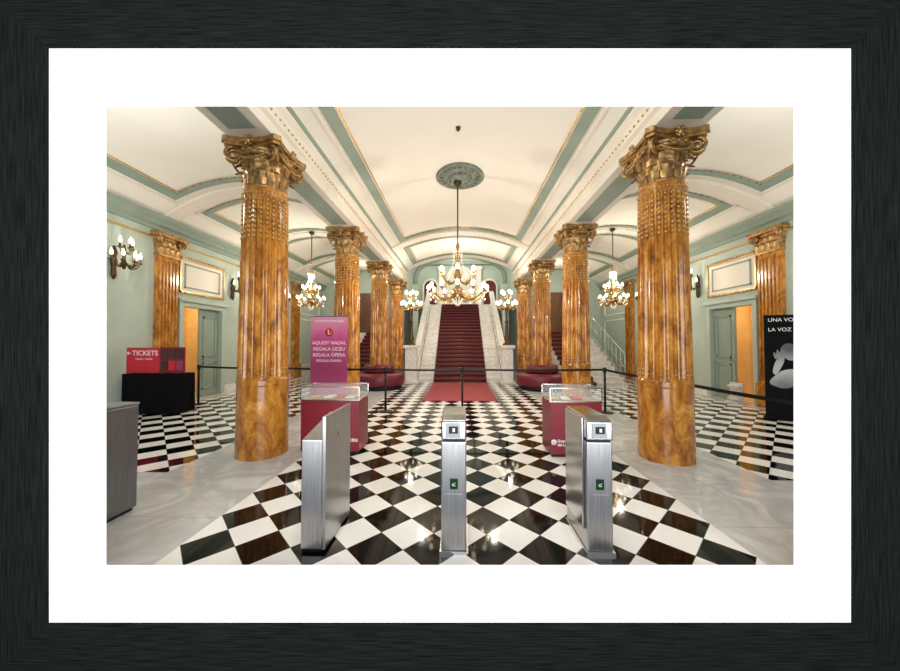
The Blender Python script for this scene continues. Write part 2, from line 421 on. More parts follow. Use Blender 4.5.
# medallion
g = G(); zt = ZC
g.lathe([(.54,zt),(.54,zt-.05),(.49,zt-.07),(.46,zt-.04),(.36,zt-.045),(.33,zt-.08),(.26,zt-.06),(.18,zt-.1),(.1,zt-.14),(.02,zt-.15)], 40, 0, 7.05)
for k in range(20):
    a = 2*pi*k/20; g.sphere((.41*cos(a), 7.05+.41*sin(a), zt-.05), .045, 8, 5, .8)
for k in range(12):
    a = 2*pi*k/12; g.sphere((.24*cos(a), 7.05+.24*sin(a), zt-.08), .04, 8, 5, .8)
trim(g, MEDAL, 'round grey green plaster ceiling medallion', 'ceiling medallion')

# ---------------------------------------------------------------- stair hall and rear walls
for s, nm in ((-1, 'left'), (1, 'right')):
    g = G(); g.box(*sorted((s*3.1, s*3.3)), 13.95, 20.6, 0, 7.7)
    struct('wall_stairhall_'+nm, g, GREENL, 'pale green side wall of the stair hall', 'wall')
g = G(); g.box(-3.1, 3.1, 20.4, 20.6, 0, 7.7); struct('wall_back', g, GREENL, 'pale green rear wall above the staircase landing', 'wall')
g = G(); g.box(-3.3, 3.3, 13.9, 20.6, 7.7, 7.8); struct('ceiling_stairhall', g, CEIL, 'cream ceiling above the staircase', 'ceiling')
g = G(); g.box(-3.3, 3.3, 13.9, 14.0, 5.28, 7.7); struct('wall_stairhall_front', g, CREAM, 'cream wall above the arch of the stair hall', 'wall')
g = G(); g.box(-3.1, 3.1, 17.62, 20.4, 3.45, 3.6); struct('floor_landing', g, WMARB, 'white marble upper landing', 'floor')
for s, nm in ((-1, 'left'), (1, 'right')):
    g = G(); g.box(*sorted((s*3.1, s*7.2)), 16.5, 16.7, 0, 5.4); struct('wall_back_'+nm, g, GREENL, 'pale green end wall of the side aisle', 'wall')
def arch_outline(w, h, n=12):
    return [(-w,0),(w,0)]+[(w*cos(pi*k/n), h+w*sin(pi*k/n)) for k in range(n+1)]
for x, w, h in ((0, .75, 2.0), (-1.9, .42, 1.5), (1.9, .42, 1.5)):
    dn += 1
    g = G(); g.prism([(x+a, 3.6+b) for a, b in arch_outline(w, h)], 20.34, 20.4)
    struct('door_%d' % dn, g, DKRED if x else PALE, 'dark red curtained arched doorway on the landing' if x else 'pale arched double doorway on the landing', 'door')
    g = G(); pts = [(x-w-.05, 20.33, 3.6)]+[(x-(w+.05)*cos(pi*k/14), 20.33, 3.6+h+(w+.05)*sin(pi*k/14)) for k in range(15)]+[(x+w+.05, 20.33, 3.6)]
    g.tube(pts, .08, 6)
    trim(g, CREAM, 'cream arch moulding around the landing doorway', 'moulding')
g = G()
for e in (-.7, -.02, .02-.0, .66): pass
for (p, q) in ((-.66, -.06), (.06, .66)):
    for (zz0, zz1) in ((3.75, 4.5), (4.62, 5.5)):
        g.box(p,q,20.31,20.34,zz0,zz0+.05).box(p,q,20.31,20.34,zz1-.05,zz1).box(p,p+.05,20.31,20.34,zz0,zz1).box(q-.05,q,20.31,20.34,zz0,zz1)
trim(g, GILT, 'gilded panel lines of the landing doors', 'moulding')
for k, x in enumerate((-1.2, 1.2)):
    g = G(); g.box(x-.16, x+.16, 20.2, 20.33, 3.6, 6.2).box(x-.22, x+.22, 20.15, 20.33, 6.2, 6.4)
    trim(g, CREAM, 'cream pilaster on the landing wall', 'pilaster')
g = G(); g.box(-3.1, 3.1, 20.1, 20.4, 6.5, 6.75); trim(g, GREEN, 'sage green cornice on the landing wall', 'cornice')
g = G(); g.tube([(-2.1,14.9,4.2)]+[(-2.1*cos(pi*k/20), 14.9, 4.6+1.0*sin(pi*k/20)) for k in range(21)]+[(2.1,14.9,4.2)], .11, 8)
trim(g, GREEN, 'sage green arch moulding spanning the stair hall', 'arch')
for s in (-1, 1):
    g = G(); g.box(*sorted((s*1.98, s*2.25)), 14.75, 15.05, 0, 4.25)
    trim(g, GREENL, 'pale green pier carrying the stair hall arch', 'pier', .01)
for s in (-1, 1):
    dn += 1; g = G(); g.box(s*5.2-.7, s*5.2+.7, 16.42, 16.5, 2.0, 4.1)
    struct('door_%d' % dn, g, WOODD, 'dark wooden door at the end of the side aisle', 'door')

# ---------------------------------------------------------------- main staircase
def stairs(root, x0, x1, y0, n, rise, tread, r0, r1, cm, zb=0.):
    g = G()
    for i in range(n):
        g.box(x0, x1, y0+i*tread, y0+n*tread, zb+i*rise, zb+(i+1)*rise)
        g.box(x0, x1, y0+i*tread-.025, y0+i*tread, zb+(i+1)*rise-.035, zb+(i+1)*rise)
    obj('marble_steps', g, WMARB, root, label='white marble steps')
    pts = []
    for i in range(n):
        y = y0+i*tread-.04; z = zb+i*rise
        pts += [(y, z+(.0 if i == 0 else .015)), (y, z+rise+.015)]
    pts.append((y0+n*tread, zb+n*rise+.015))
    g = G(); v = [(r0, y, z) for y, z in pts]+[(r1, y, z) for y, z in pts]; m = len(pts)
    g.add(v, [(i, i+1, m+i+1, m+i) for i in range(m-1)])
    obj('carpet_runner', g, cm, root, label='dark red carpet runner')
    g = G()
    for i in range(n):
        g.tube([(r0-.05, y0+i*tread-.045, zb+i*rise+.03), (r1+.05, y0+i*tread-.045, zb+i*rise+.03)], .008, 5)
    obj('carpet_rod', g, BRASS, root, label='brass carpet rods')['kind'] = 'stuff'
st = thing('staircase', 'grand white marble staircase with dark red carpet runner', 'staircase')
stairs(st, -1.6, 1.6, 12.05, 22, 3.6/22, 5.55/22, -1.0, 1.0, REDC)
for s in (-1, 1):
    a, b = sorted((s*1.62, s*1.82)); sl = 3.45/5.45
    zl = lambda y: .10+sl*(y-12.15)
    g = G(); g.prism([(12.15,0),(17.6,0),(17.6,zl(17.6)+.12),(12.15,zl(12.15)+.12)], a, b, 'X')
    obj('parapet', g, WMARB, st, label='white marble sloping parapet')
    g = G(); g.prism([(12.15,zl(12.15)+.72),(17.6,zl(17.6)+.72),(17.6,zl(17.6)+.82),(12.15,zl(12.15)+.82)], a-.02, b+.02, 'X')
    obj('handrail', g, WMARB, st, label='white marble handrail')
    g = G()
    for k in range(26):
        y = 12.28+k*.205; zz = zl(y)+.12
        g.lathe([(.055,zz-.03),(.055,zz+.05),(.035,zz+.09),(.065,zz+.22),(.05,zz+.34),(.03,zz+.46),(.055,zz+.56),(.055,zz+.63)], 8, s*1.72, y)
    obj('balusters', g, WMARB, st, label='turned white marble balusters')['kind'] = 'stuff'
g = G(); g.box(-.98, .98, 8.25, 11.98, 0, .015)
o = obj('carpet', g, REDF, bevel=.004); o['label'] = 'rose red carpet strip lying on the floor before the staircase'; o['category'] = 'carpet'

for s, nm, y0 in ((1, 'r', 10.8), (-1, 'l', 12.0)):
    r = thing('side_staircase', 'white marble side staircase with red runner and metal railing', 'staircase')
    a, b = sorted((s*3.62, s*5.6)); c, d = sorted((s*3.7, s*4.55))
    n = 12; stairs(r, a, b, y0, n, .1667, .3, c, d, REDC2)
    g = G(); g.box(a, b, y0+3.6, 16.4, 0, 2.0); obj('landing', g, WMARB, r)
    for xx in (s*5.55,):
        g = G(); H = .95
        for k in range(0, 13, 1):
            y = y0+k*.3+.1 if k < 12 else y0+3.7; z = min(n, k+1)*.1667
            g.tube([(xx, y, z-.01), (xx, y, z+H)], .016, 6)
        for hh in (H, .5, .15):
            g.tube([(xx, y0+.1, .1667+hh), (xx, y0+3.4, 2.0+hh), (xx, 16.3, 2.0+hh)], .024 if hh == H else .012, 6)
        obj('railing', g, PALEM, r, label='pale metal railing')

# ---------------------------------------------------------------- columns
def spiral(g, c, ex, ez, r0, turns, tr, flip=1):
    pts = []; rs = []
    n = 26
    for k in range(n+1):
        t = k/n; a = flip*(pi/2-t*turns*2*pi); r = r0*(1-t*.86)
        pts.append(Vector(c)+ex*(r*cos(a)*1)+ez*(r*sin(a))); rs.append(tr*(1-.45*t))
    g.tube(pts, rs, 7)
def leaf(g, ang, r0, z0, h, w, curl):
    cx, sx = cos(ang), sin(ang)
    def fn(u, v):
        t = v; rr = r0+.02+curl*(t**3)*1.1; z = z0+h*(sin(t*pi*.62)/sin(pi*.5))
        if t > .75: z -= (t-.75)*h*.5
        ww = w*(.75+.35*sin(t*pi))*(1-.55*t**4)*(1+.12*sin(t*26))
        q = (u-.5)*2; lat = q*ww; rr -= .035*q*q*(1-t*.3)-.012*(1 if abs(q) < .2 else 0)
        return (cx*rr-sx*lat, sx*rr+cx*lat, z)
    g.grid(fn, 6, 9)
def capital(g):
    g.lathe([(.33,-.03),(.36,-.015),(.36,.015),(.325,.03),(.30,.06),(.305,.3),(.34,.46),(.42,.58),(.44,.62)], 32)
    for k in range(10): leaf(g, 2*pi*k/10, .31, .02, .25, .09, .12)
    for k in range(10): leaf(g, 2*pi*(k+.5)/10, .32, .16, .31, .085, .15)
    g.lathe([(.37,.50),(.42,.50),(.45,.54),(.42,.58),(.38,.58)], 32, cap=False)
    for k in range(24):
        a = 2*pi*k/24; g.sphere((.455*cos(a), .455*sin(a), .545), .028, 6, 4)
    for k in range(4):
        a = pi/4+k*pi/2; d = Vector((cos(a), sin(a), 0)); p = Vector((-sin(a), cos(a), 0))
        for e in (-1, 1):
            ex = (d+p*e*.32).normalized()
            spiral(g, tuple(d*.50+p*(-e)*.045+Vector((0,0,.49))), ex, Vector((0,0,1)), .13, 1.9, .030)
        g.tube([d*.36+Vector((0,0,.44)), d*.42+Vector((0,0,.56)), d*.5+Vector((0,0,.62))], [.03,.045,.04], 7)
        a2 = k*pi/2; dd = Vector((cos(a2), sin(a2), 0)); pp = Vector((-sin(a2), cos(a2), 0))
        g.sphere(tuple(dd*.47+Vector((0,0,.66))), .06, 10, 6)
        for q in range(6):
            aa = 2*pi*q/6; g.sphere(tuple(dd*.5+pp*.065*cos(aa)+Vector((0,0,.66+.065*sin(aa)))), .028, 7, 5)
        g.tube([dd*.45+pp*(-.30+.6*t/8)+Vector((0,0,.48-.10*sin(pi*t/8)))+dd*.03*sin(pi*t/8) for t in range(9)], .020, 6)
def abacus(g):
    out = []
    for k in range(4):
        a = pi/4+k*pi/2; d = Vector((cos(a), sin(a))); p = Vector((-sin(a), cos(a)))
        out += [tuple(d*.66-p*.06), tuple(d*.66+p*.06)]
        a2 = a+pi/4; dd = Vector((cos(a2), sin(a2))); pp = Vector((-sin(a2), cos(a2)))
        for t in (-.32, -.2, 0, .2, .32): out.append(tuple(dd*(.41+.45*t*t)+pp*t*1.))
    for sc, z0, z1 in ((.94, .63, .68), (1.0, .68, .76)):
        n = len(out); v = [(x*sc, y*sc, z0) for x, y in out]+[(x*sc, y*sc, z1) for x, y in out]
        g.add(v, [(i,(i+1)%n,n+(i+1)%n,n+i) for i in range(n)]+[tuple(reversed(range(n))), tuple(range(n,2*n))])
CS = .78
SH = ZB-.76*CS-.002; ZF = .98
RB, RT = .318, .045
NF = 24
def shaft(g):
    n = NF*8
    zs = [0, .04, .5, ZF-.05, ZF-.03, ZF, ZF+.03, ZF+.04, ZF+.08, 1.6, 2.4, 3.0, SH-.16, SH-.12, SH-.06, SH]
    v = []
    for z in zs:
        R = RB-RT*(z/SH)**1.3
        if ZF-.04 < z < ZF+.035: R += .005
        dep = .024 if ZF+.07 < z < SH-.14 else 0
        for i in range(n):
            a = 2*pi*i/n; ph = (i % 8)/8
            r = R-dep*(sin(pi*min(1, ph/.8)) if ph < .8 else 0)
            v.append((r*cos(a), r*sin(a), z))
    f = []
    for j in range(len(zs)-1):
        for i in range(n):
            k = (i+1) % n; f.append((j*n+i, j*n+k, (j+1)*n+k, (j+1)*n+i))
    f.append(tuple(reversed(range(n)))); f.append(tuple((len(zs)-1)*n+i for i in range(n)))
    g.add(v, f, False)
def beads(g):
    for i in range(NF):
        a = 2*pi*(i+.4)/NF
        for k in range(9):
            z = SH-.18-k*.062; R = RB-RT*(z/SH)**1.3-.006
            g.sphere((R*cos(a), R*sin(a), z), .019, 6, 4)
        for k in range(2):
            z = ZF+.12+k*.06; R = RB-RT*(z/SH)**1.3-.014
            g.sphere((R*cos(a), R*sin(a), z), .014, 6, 4)
    R = RB-RT*((SH-.1)/SH)**1.3
    for k in range(40):
        a = 2*pi*k/40; g.sphere((R*cos(a), R*sin(a), SH-.09), .016, 6, 4)
gs = G(); shaft(gs); gc = G(); capital(gc); gc.scaled(CS); ga = G(); abacus(ga); ga.scaled(CS); gb = G(); beads(gb)
cr = thing('column', 'fluted orange brown marble column with gilded acanthus capital', 'column', (-CX, COLY[0], 0), group='marble columns of the lobby')
obj('shaft', gs, ORANGE, cr, label='orange brown veined marble shaft')
obj('capital', gc, GOLD, cr, (0,0,SH), label='gilded leafy capital with scrolls')
obj('abacus', ga, GOLD, cr, (0,0,SH))
ob = obj('bead_ornament', gb, GILT, cr, label='gilded beads in the flutes'); ob['kind'] = 'stuff'
for i, y in enumerate(COLY):
    for s in (-1, 1):
        if i == 0 and s < 0: continue
        copy_thing(cr, (s*CX, y, 0), rz=.0)
# pilasters
def make_pilaster():
    r = thing('pilaster', 'flat orange marble pilaster with gilded capital against the wall', 'pilaster', (0,0,0), group='wall pilasters')
    g = G(); g.box(-.27, .27, -.1, 0, .6, SH)
    for k in range(6): g.box(-.27+.015+k*.088, -.27+.06+k*.088, -.125, -.1, .8, SH-.1)
    obj('shaft', g, ORANGE, r)
    g = G(); g.box(-.33, .33, -.17, 0, 0, .55).box(-.31, .31, -.15, 0, .55, .62); obj('plinth', g, ORANGE, r, bevel=.01)
    g = G(); H = .45
    g.box(-.30, .30, -.14, 0, SH, SH+.05); g.prism([(-.27,SH+.05),(.27,SH+.05),(.33,SH+H),(-.33,SH+H)], -.12, 0)
    for k in range(4):
        for (zz, h, of) in ((SH+.04, .2, 0), (SH+.16, .22, .06)):
            x = -.22+k*.145+of-.02
            g.grid(lambda u, v: (x+(u-.5)*.14*(1-.5*v**3), -.13-.09*v**3+.03*abs(u-.5), zz+h*sin(v*pi*.6)), 4, 6)
    for e in (-1, 1):
        spiral(g, (e*.27, -.17, SH+.38), Vector((e,0,0)), Vector((0,0,1)), .10, 1.9, .028)
        spiral(g, (e*.33, -.15, SH+.38), Vector((0,-1,0)), Vector((0,0,1)), .09, 1.9, .026)
    g.sphere((0,-.18,SH+.5), .05, 8, 6)
    obj('capital', g, GOLD, r)
    g = G(); g.box(-.4, .4, -.24, 0, SH+H, SH+H+.1); obj('abacus', g, GOLD, r, bevel=.015)
    g = G()
    for k in range(5):
        for j in range(7): g.sphere((-.27+.082+k*.088, -.11, SH-.18-j*.065), .017, 6, 4)
    obj('bead_ornament', g, GILT, r)['kind'] = 'stuff'
    return r
pr = make_pilaster(); pr.location = (-W+.002, 7.5, 0); pr.rotation_euler = (0,0,pi/2)
for y in (7.5, 10.6, 13.6):
    for s in (-1, 1):
        if y == 7.5 and s < 0: continue
        copy_thing(pr, (s*(W-.002), y, 0), rz=(pi/2 if s < 0 else -pi/2))

# ---------------------------------------------------------------- chandeliers
def bulb_mesh(r=.045):
    g = G(); g.lathe([(r*.35,0),(r*.8,r*.5),(r,r*1.2),(r*.9,r*1.9),(r*.55,r*2.4),(r*.1,r*2.7)], 10); return g.mesh('glass_shade', BULB)
def candle_mesh(r=.018):
    g = G(); g.lathe([(r*.5,.0),(r,r*1.2),(r*.9,r*2.2),(r*.45,r*3.6),(r*.05,r*4.8)], 8); return g.mesh('candle_bulb', BULB)
def arm_mesh(R, drop, rise, tr=.011, candle=0, m=None):
    g = G(); pts = []
    for k in range(13):
        t = k/12; pts.append((.05+(R-.05)*t, 0, -drop*sin(pi*t*.9)+rise*t*t))
    g.tube(pts, tr, 6); e = pts[-1]
    g.lathe([(.008,e[2]-.01),(.04,e[2]+.01),(.045,e[2]+.025),(.02,e[2]+.03),(.014,e[2]+.05+candle)], 10, e[0], 0)
    spiral(g, (R*.55, 0, -drop*.55), Vector((1,0,0)), Vector((0,0,1)), .06*min(1, R*1.6), 1.3, tr*.8)
    return g.mesh('arm', m or BRASS), e
def chandelier(loc, ztop, zbot, R, n, n2, label, br=.045):
    r = thing('chandelier', label, 'chandelier', (loc[0], loc[1], ztop))
    H = ztop-zbot
    bh = min(1.5, H*.55)
    zb = -H
    g = G(); g.tube([(0,0,0),(0,0,zb+bh)], .016, 8); g.lathe([(.09,0),(.08,-.05),(.03,-.09),(.015,-.1)], 16); obj('rod', g, BRONZE, r)
    g = G(); k = bh
    g.lathe([(.01,zb),(.04,zb+.03*k),(.02,zb+.07*k),(.10,zb+.14*k),(.15,zb+.2*k),(.13,zb+.26*k),(.05,zb+.3*k),(.04,zb+.38*k),(.09,zb+.44*k),(.10,zb+.5*k),(.04,zb+.56*k),(.03,zb+.66*k),(.07,zb+.72*k),(.05,zb+.78*k),(.02,zb+.84*k),(.045,zb+.9*k),(.02,zb+.96*k),(.015,zb+k)], 18)
    obj('central_stem', g, BRASS, r)
    am, e = arm_mesh(R, .12*k, .06*k, .014); bm = bulb_mesh(br)
    for i in range(n):
        a = obj('arm', am, None, r, (0,0,zb+.20*k), (0,0,2*pi*i/n)); obj('glass_shade', bm, None, a, (e[0],0,e[2]+.05))
    am2, e2 = arm_mesh(R*.62, .08*k, .10*k, .013)
    for i in range(n2):
        a = obj('arm', am2, None, r, (0,0,zb+.40*k), (0,0,2*pi*(i+.5)/n2)); obj('glass_shade', bm, None, a, (e2[0],0,e2[2]+.05))
    g = G()
    for i in range(n):
        a0 = 2*pi*i/n; a1 = 2*pi*(i+1)/n
        for t in range(7):
            u = t/6; a = a0+(a1-a0)*u; z = zb+.22*k-.07*sin(pi*u)
            g.sphere((R*.93*cos(a), R*.93*sin(a), z), .012, 6, 4)
        g.sphere((R*.93*cos(a0), R*.93*sin(a0), zb+.11*k), .018, 6, 4, 1.6)
    for i in range(10):
        a = 2*pi*i/10
        for t in range(12):
            u = t/11; rr = .04+.20*u; z = zb+.82*k-(.36*k)*u-.06*sin(pi*u)
            g.sphere((rr*cos(a), rr*sin(a), z), .009, 6, 4)
        for t in range(6): g.sphere((.13*cos(a)*(1-t/7), .13*sin(a)*(1-t/7), zb+.13*k-t*.03), .014, 6, 4)
        for t in range(5): g.sphere((.10*cos(a), .10*sin(a), zb+.84*k-t*.035), .010, 6, 4)
    obj('crystal_garland', g, CRYST, r, label='strings of crystal beads')['kind'] = 'stuff'
    return r
chandelier((-.05, 7.05), ZC-.15, 2.30, .64, 12, 6, 'large brass and crystal chandelier with lit glass shades', .045)
c2 = chandelier((-XA, 10.4), 5.2, 2.58, .42, 10, 6, 'brass chandelier with lit shades hanging in the side aisle', .04); c2['group'] = 'side aisle chandeliers'
copy_thing(c2, (XA, 10.4, 5.2))

def make_sconce():
    r = thing('wall_sconce', 'bronze wall sconce with lit candle shaped bulbs', 'wall lamp', group='wall sconces')
    g = G(); g.lathe([(.02,-.35),(.05,-.25),(.04,-.1),(.06,0),(.04,.12),(.06,.2),(.02,.34)], 12, 0, -.065)
    g.tube([(0,-.06,0),(0,-.2,-.1),(0,-.28,.05)], .02, 7); g.lathe([(.02,-.15),(.05,-.06),(.03,.1),(.04,.2),(.02,.35)], 12, 0, -.28)
    obj('bracket', g, BRONZE, r)
    bm = candle_mesh(.030)
    am, e = arm_mesh(.24, .12, .04, .012, .06, BRONZE)
    for i, a in enumerate((-180, -135, -90, -45, 0)):
        o = obj('arm', am, None, r, (0,-.28,-.02), (0,0,radians(a))); obj('candle_bulb', bm, None, o, (e[0],0,e[2]+.11))
    am, e = arm_mesh(.13, .05, .08, .01, .06, BRONZE)
    for i, a in enumerate((-160, -90, -20)):
        o = obj('arm', am, None, r, (0,-.28,.2), (0,0,radians(a))); obj('candle_bulb', bm, None, o, (e[0],0,e[2]+.11))
    return r
sc = make_sconce(); sc.location = (-W, 6.30, 3.17); sc.rotation_euler = (0,0,pi/2)
for (x, y) in ((-W, 9.74), (W, 9.74), (W, 6.2), (-W, 12.2), (W, 12.2)):
    copy_thing(sc, (x, y, 3.2), rz=(pi/2 if x < 0 else -pi/2))

def pedestal_thing():
    r = thing('pedestal', 'white marble pedestal at the foot of the staircase', 'pedestal', group='stair pedestals')
    g = G(); g.box(-.2,.2,-.2,.2,.12,1.3); obj('body', g, WMARB, r, bevel=.01)
    g = G(); g.box(-.26,.26,-.26,.26,0,.12); obj('base', g, WMARB, r, bevel=.01)
    g = G(); g.box(-.27,.27,-.27,.27,1.3,1.42); obj('cap', g, WMARB, r, bevel=.02)
    return r
p = pedestal_thing(); p.location = (-1.8, 11.75, 0); copy_thing(p, (1.72, 11.75, 0))
def candelabra():
    r = thing('candelabra', 'tall bronze candelabra lamp with lit globes on a marble pedestal', 'lamp', (-1.8, 11.75, 1.42), group='stair candelabra')
    g = G(); g.lathe([(.16,0),(.15,.05),(.07,.1),(.10,.25),(.06,.4),(.045,.8),(.08,.86),(.04,.92),(.06,1.3),(.02,1.85)], 14); obj('stem', g, BRONZE, r)
    bm = bulb_mesh(.055)
    am, e = arm_mesh(.36, .14, .06, .018)
    for i in range(8):
        o = obj('arm', am, None, r, (0,0,1.42), (0,0,2*pi*i/8)); obj('glass_shade', bm, None, o, (e[0],0,e[2]+.05))
    am, e = arm_mesh(.2, .05, .1, .014)
    for i in range(4):
        o = obj('arm', am, None, r, (0,0,1.74), (0,0,2*pi*i/4+.4)); obj('glass_shade', bm, None, o, (e[0],0,e[2]+.05))
    return r
cb = candelabra(); copy_thing(cb, (1.72, 11.75, 1.42))

# ---------------------------------------------------------------- round benches
def bench():
    r = thing('round_bench', 'round dark red upholstered bench encircling a marble column', 'bench', (-CX, COLY[2], 0), group='round benches')
    g = G(); g.lathe([(.42,.12),(.80,.12),(.84,.18),(.85,.42),(.80,.50),(.70,.52),(.48,.52),(.44,.48),(.42,.40),(.42,.12)], 40, cap=False); obj('seat', g, VELV, r)
    g = G(); g.lathe([(.44,0),(.76,0),(.76,.12),(.44,.12),(.44,0)], 40, cap=False); obj('base', g, BLK, r)
    g = G(); g.lathe([(.40,.52),(.50,.52),(.52,.62),(.49,.78),(.42,.8),(.40,.78),(.40,.52)], 40, cap=False); obj('backrest', g, VELV, r)
    return r
b = bench(); copy_thing(b, (CX, COLY[2], 0))

# ---------------------------------------------------------------- display cases
def case(loc, w, label, side):
    r = thing('display_case', label, 'display case', loc, 0, group='display cases')
    d = .21
    g = G(); g.box(-w,w,-d,d,.04,.72); obj('body', g, REDP, r, bevel=.004, label='dark red panelled body')
    g = G(); g.box(-w+.03,w-.03,-d+.03,d-.03,0,.04); obj('base', g, BLK, r)
    g = G(); g.box(-w+.01,w-.01,-d+.01,d-.01,.72,.73); obj('shelf', g, SHELF, r)
    g = G(); g.box(-w,w,-d,-d+.004,.732,.90).box(-w,w,d-.004,d,.732,.90).box(-w,-w+.004,-d+.004,d-.004,.732,.90).box(w-.004,w,-d+.004,d-.004,.732,.90).box(-w,w,-d,d,.901,.905); obj('glass_lid', g, GLASS, r, label='clear glass lid')
    g = G()
    for a in (-w, w):
        for c in (-d, d): g.box(a-.006,a+.006,c-.006,c+.006,.732,.905)
    for c in (-d, d): g.box(-w,w,c-.006,c+.006,.900,.910).box(-w,w,c-.008,c+.008,.722,.735)
    for a in (-w, w): g.box(a-.006,a+.006,-d,d,.900,.910).box(a-.008,a+.008,-d,d,.722,.735)
    obj('frame', g, STEELP, r, label='thin metal edging')
    ex = -w+.045 if side > 0 else w-.30
    g = G(); g.M = Matrix.Translation((ex, -d-.001, .20)) @ Matrix.Rotation(pi/2, 4, 'X'); g.lathe([(.036,0),(.036,.002)], 20); obj('emblem', g, WHITE, r)
    text('emblem_letter', 'L', .05, REDP, r, (ex, -d-.004, .20))
    if side > 0:
        text('lettering', 'Gran Teatre', .05, WHITE, r, (ex+.045, -d-.002, .215), align='LEFT', off=.001)
        text('lettering', 'del Liceu', .05, WHITE, r, (ex+.045, -d-.002, .165), align='LEFT', off=.001)
    else:
        text('lettering', 'Liceu', .085, WHITE, r, (w-.015, -d-.002, .20), align='RIGHT', off=.001)
    return r
case((-1.76, 4.48, 0), .40, 'glass topped display case with dark red front beside a marble column', -1)
case((1.52, 4.45, 0), .335, 'glass topped display case with dark red front printed with theatre name', 1)
for (x, y, n) in ((-1.76, 4.48, 4), (1.52, 4.45, 3)):
    for i in range(n):
        g = G(); xx = x-.24+.155*i; g.box(xx-.06, xx+.06, y-.09, y+.1, .732, .752)
        o = obj('booklet', g, [GILT, WBOARD, REDS, PALE][i], bevel=.003); o['label'] = ['ochre','white','red','pale green'][i]+' booklet lying inside the glass display case'; o['category'] = 'booklet'; o['group'] = 'booklets in the display cases'

# ---------------------------------------------------------------- turnstiles
def turnstile(loc, rz, kind, label):
    r = thing('turnstile', label, 'turnstile', loc, rz, group='entrance turnstiles')
    w = .09; Ld = .5 if kind != 'mid' else .42
    if kind == 'side': Ld = .44
    g = G()
    if kind == 'fin':
        g.prism([(0,.02),(Ld,.02),(Ld,.9),(0,.80)], -w, w-.03, 'X'); obj('body', g, STEEL, r, bevel=.008, label='brushed steel body with sloping top')
        g = G(); g.box(w-.029, w, -.005, Ld+.01, .02, .97); obj('side_panel', g, STEEL, r, bevel=.006, label='polished steel side panel')
        g = G(); g.box(-w+.005, w-.035, .02, Ld-.02, .0, .02); obj('base', g, BLK, r)
        text('number', '1', .07, BLK, r, (w+.001, .22, .78), rot=(pi/2,0,pi/2))
        return r
    g.box(-w, w, 0, Ld, .02, .79); obj('body', g, STEEL, r, bevel=.008, label='brushed steel body')
    g = G(); g.box(-w-.012, w+.012, -.012, Ld+.012, 0, .02); obj('base', g, STEELP, r)
    g = G(); g.prism([(-.01,.805),(Ld,.805),(Ld,.965),(.09,.965),(.0,.94),(-.01,.91)], -w, w, 'X'); obj('reader_head', g, STEELP, r, bevel=.01, label='polished steel reader head')
    g = G(); g.box(-w+.008, w-.008, .01, Ld-.01, .79, .805); obj('gasket', g, BLK, r)
    g = G(); g.box(-.058, .045, -.018, -.011, .825, .93); obj('reader_window', g, SCREEN, r, bevel=.003, label='grey reader window')
    g = G(); g.box(-.035, .03, -.022, -.018, .855, .905); obj('symbol', g, BLK, r)
    g = G(); g.box(-.008, .008, -.024, -.022, .868, .892); obj('symbol_slot', g, WHITE, r)
    g = G(); g.box(-.028, .028, -.006, .0, .455, .53); obj('indicator', g, BLK, r, bevel=.003, label='black indicator panel')
    g = G(); k = .6; g.add([(x*k,-.0075,.4925+(z-.497)*k) for x, z in ((-.02,.475),(.02,.475),(.02,.485),(-.005,.485),(.022,.512),(.015,.519),(-.012,.492),(-.012,.51),(-.02,.51))], [(0,1,2,3,4,5,6,7,8)]); obj('indicator_arrow', g, GREENLED, r, label='green lit arrow')
    g = G(); g.box(-w+.03, w-.03, -.002, 0, .05, .42); obj('service_panel', g, STEEL, r)
    if kind == 'side':
        g = G(); g.box(-w-.016, -w-.001, .05, Ld-.02, .15, .95); obj('side_panel', g, STEELP, r, bevel=.006, label='polished steel side panel')
    return r
turnstile((-1.055, 2.28, 0), radians(0), 'fin', 'brushed steel turnstile with polished side panel numbered one')
turnstile((-.045, 2.30, 0), 0, 'mid', 'slim steel turnstile seen end-on with green arrow indicator')
turnstile((.995, 2.32, 0), radians(0), 'side', 'steel turnstile with card reader head and green arrow')
r = thing('gate_cabinet', 'brushed steel gate cabinet standing on the marble floor', 'turnstile', (-3.04, 2.3, 0), group='entrance turnstiles')
g = G(); g.box(-.12,.12,0,.52,.03,.94); obj('body', g, STEELD, r, bevel=.01)
g = G(); g.box(-.125,.125,-.005,.525,.94,.965); obj('top', g, STEELD, r, bevel=.008)
g = G(); g.box(-.1,.1,.02,.5,0,.03); obj('base', g, BLK, r)

# ---------------------------------------------------------------- stanchions
def stanchion(loc, group='barrier posts'):
    r = thing('stanchion', 'black barrier post with retractable belt on the checker floor', 'barrier post', loc, group=group)
    g = G(); g.lathe([(.17,0),(.17,.012),(.12,.025),(.03,.03)], 24); obj('base', g, BLK, r)
    g = G(); g.lathe([(.024,.03),(.024,.86)], 14); obj('pole', g, BLK, r)
    g = G(); g.lathe([(.034,.86),(.036,.88),(.036,.96),(.028,.97)], 14); obj('head', g, BLK, r)
    return r
posts = [(-6.4,7.62),(-4.4,7.3),(-1.63,6.95),(.05,7.0),(3.13,7.0),(3.22,5.0),(3.3,2.75)]
ps = []
first = stanchion((*posts[0], 0)); ps.append(first)
for q in posts[1:]: ps.append(copy_thing(first, (*q, 0)))
for i in (0, 1, 2, 3, 4, 5):
    a = Vector(posts[i]); b2 = Vector(posts[i+1]); L = (b2-a).length
    g = G(); n = 10
    sag = .02
    for e in (-.001, .001):
        g.grid(lambda u, v: (.036+(L-.072)*u, e, .90+.045*v-sag*sin(pi*u)), n, 1)
    obj('belt', g, BLK, ps[i], (0,0,0), (0,0,math.atan2(b2.y-a.y, b2.x-a.x)), label='black retractable belt')

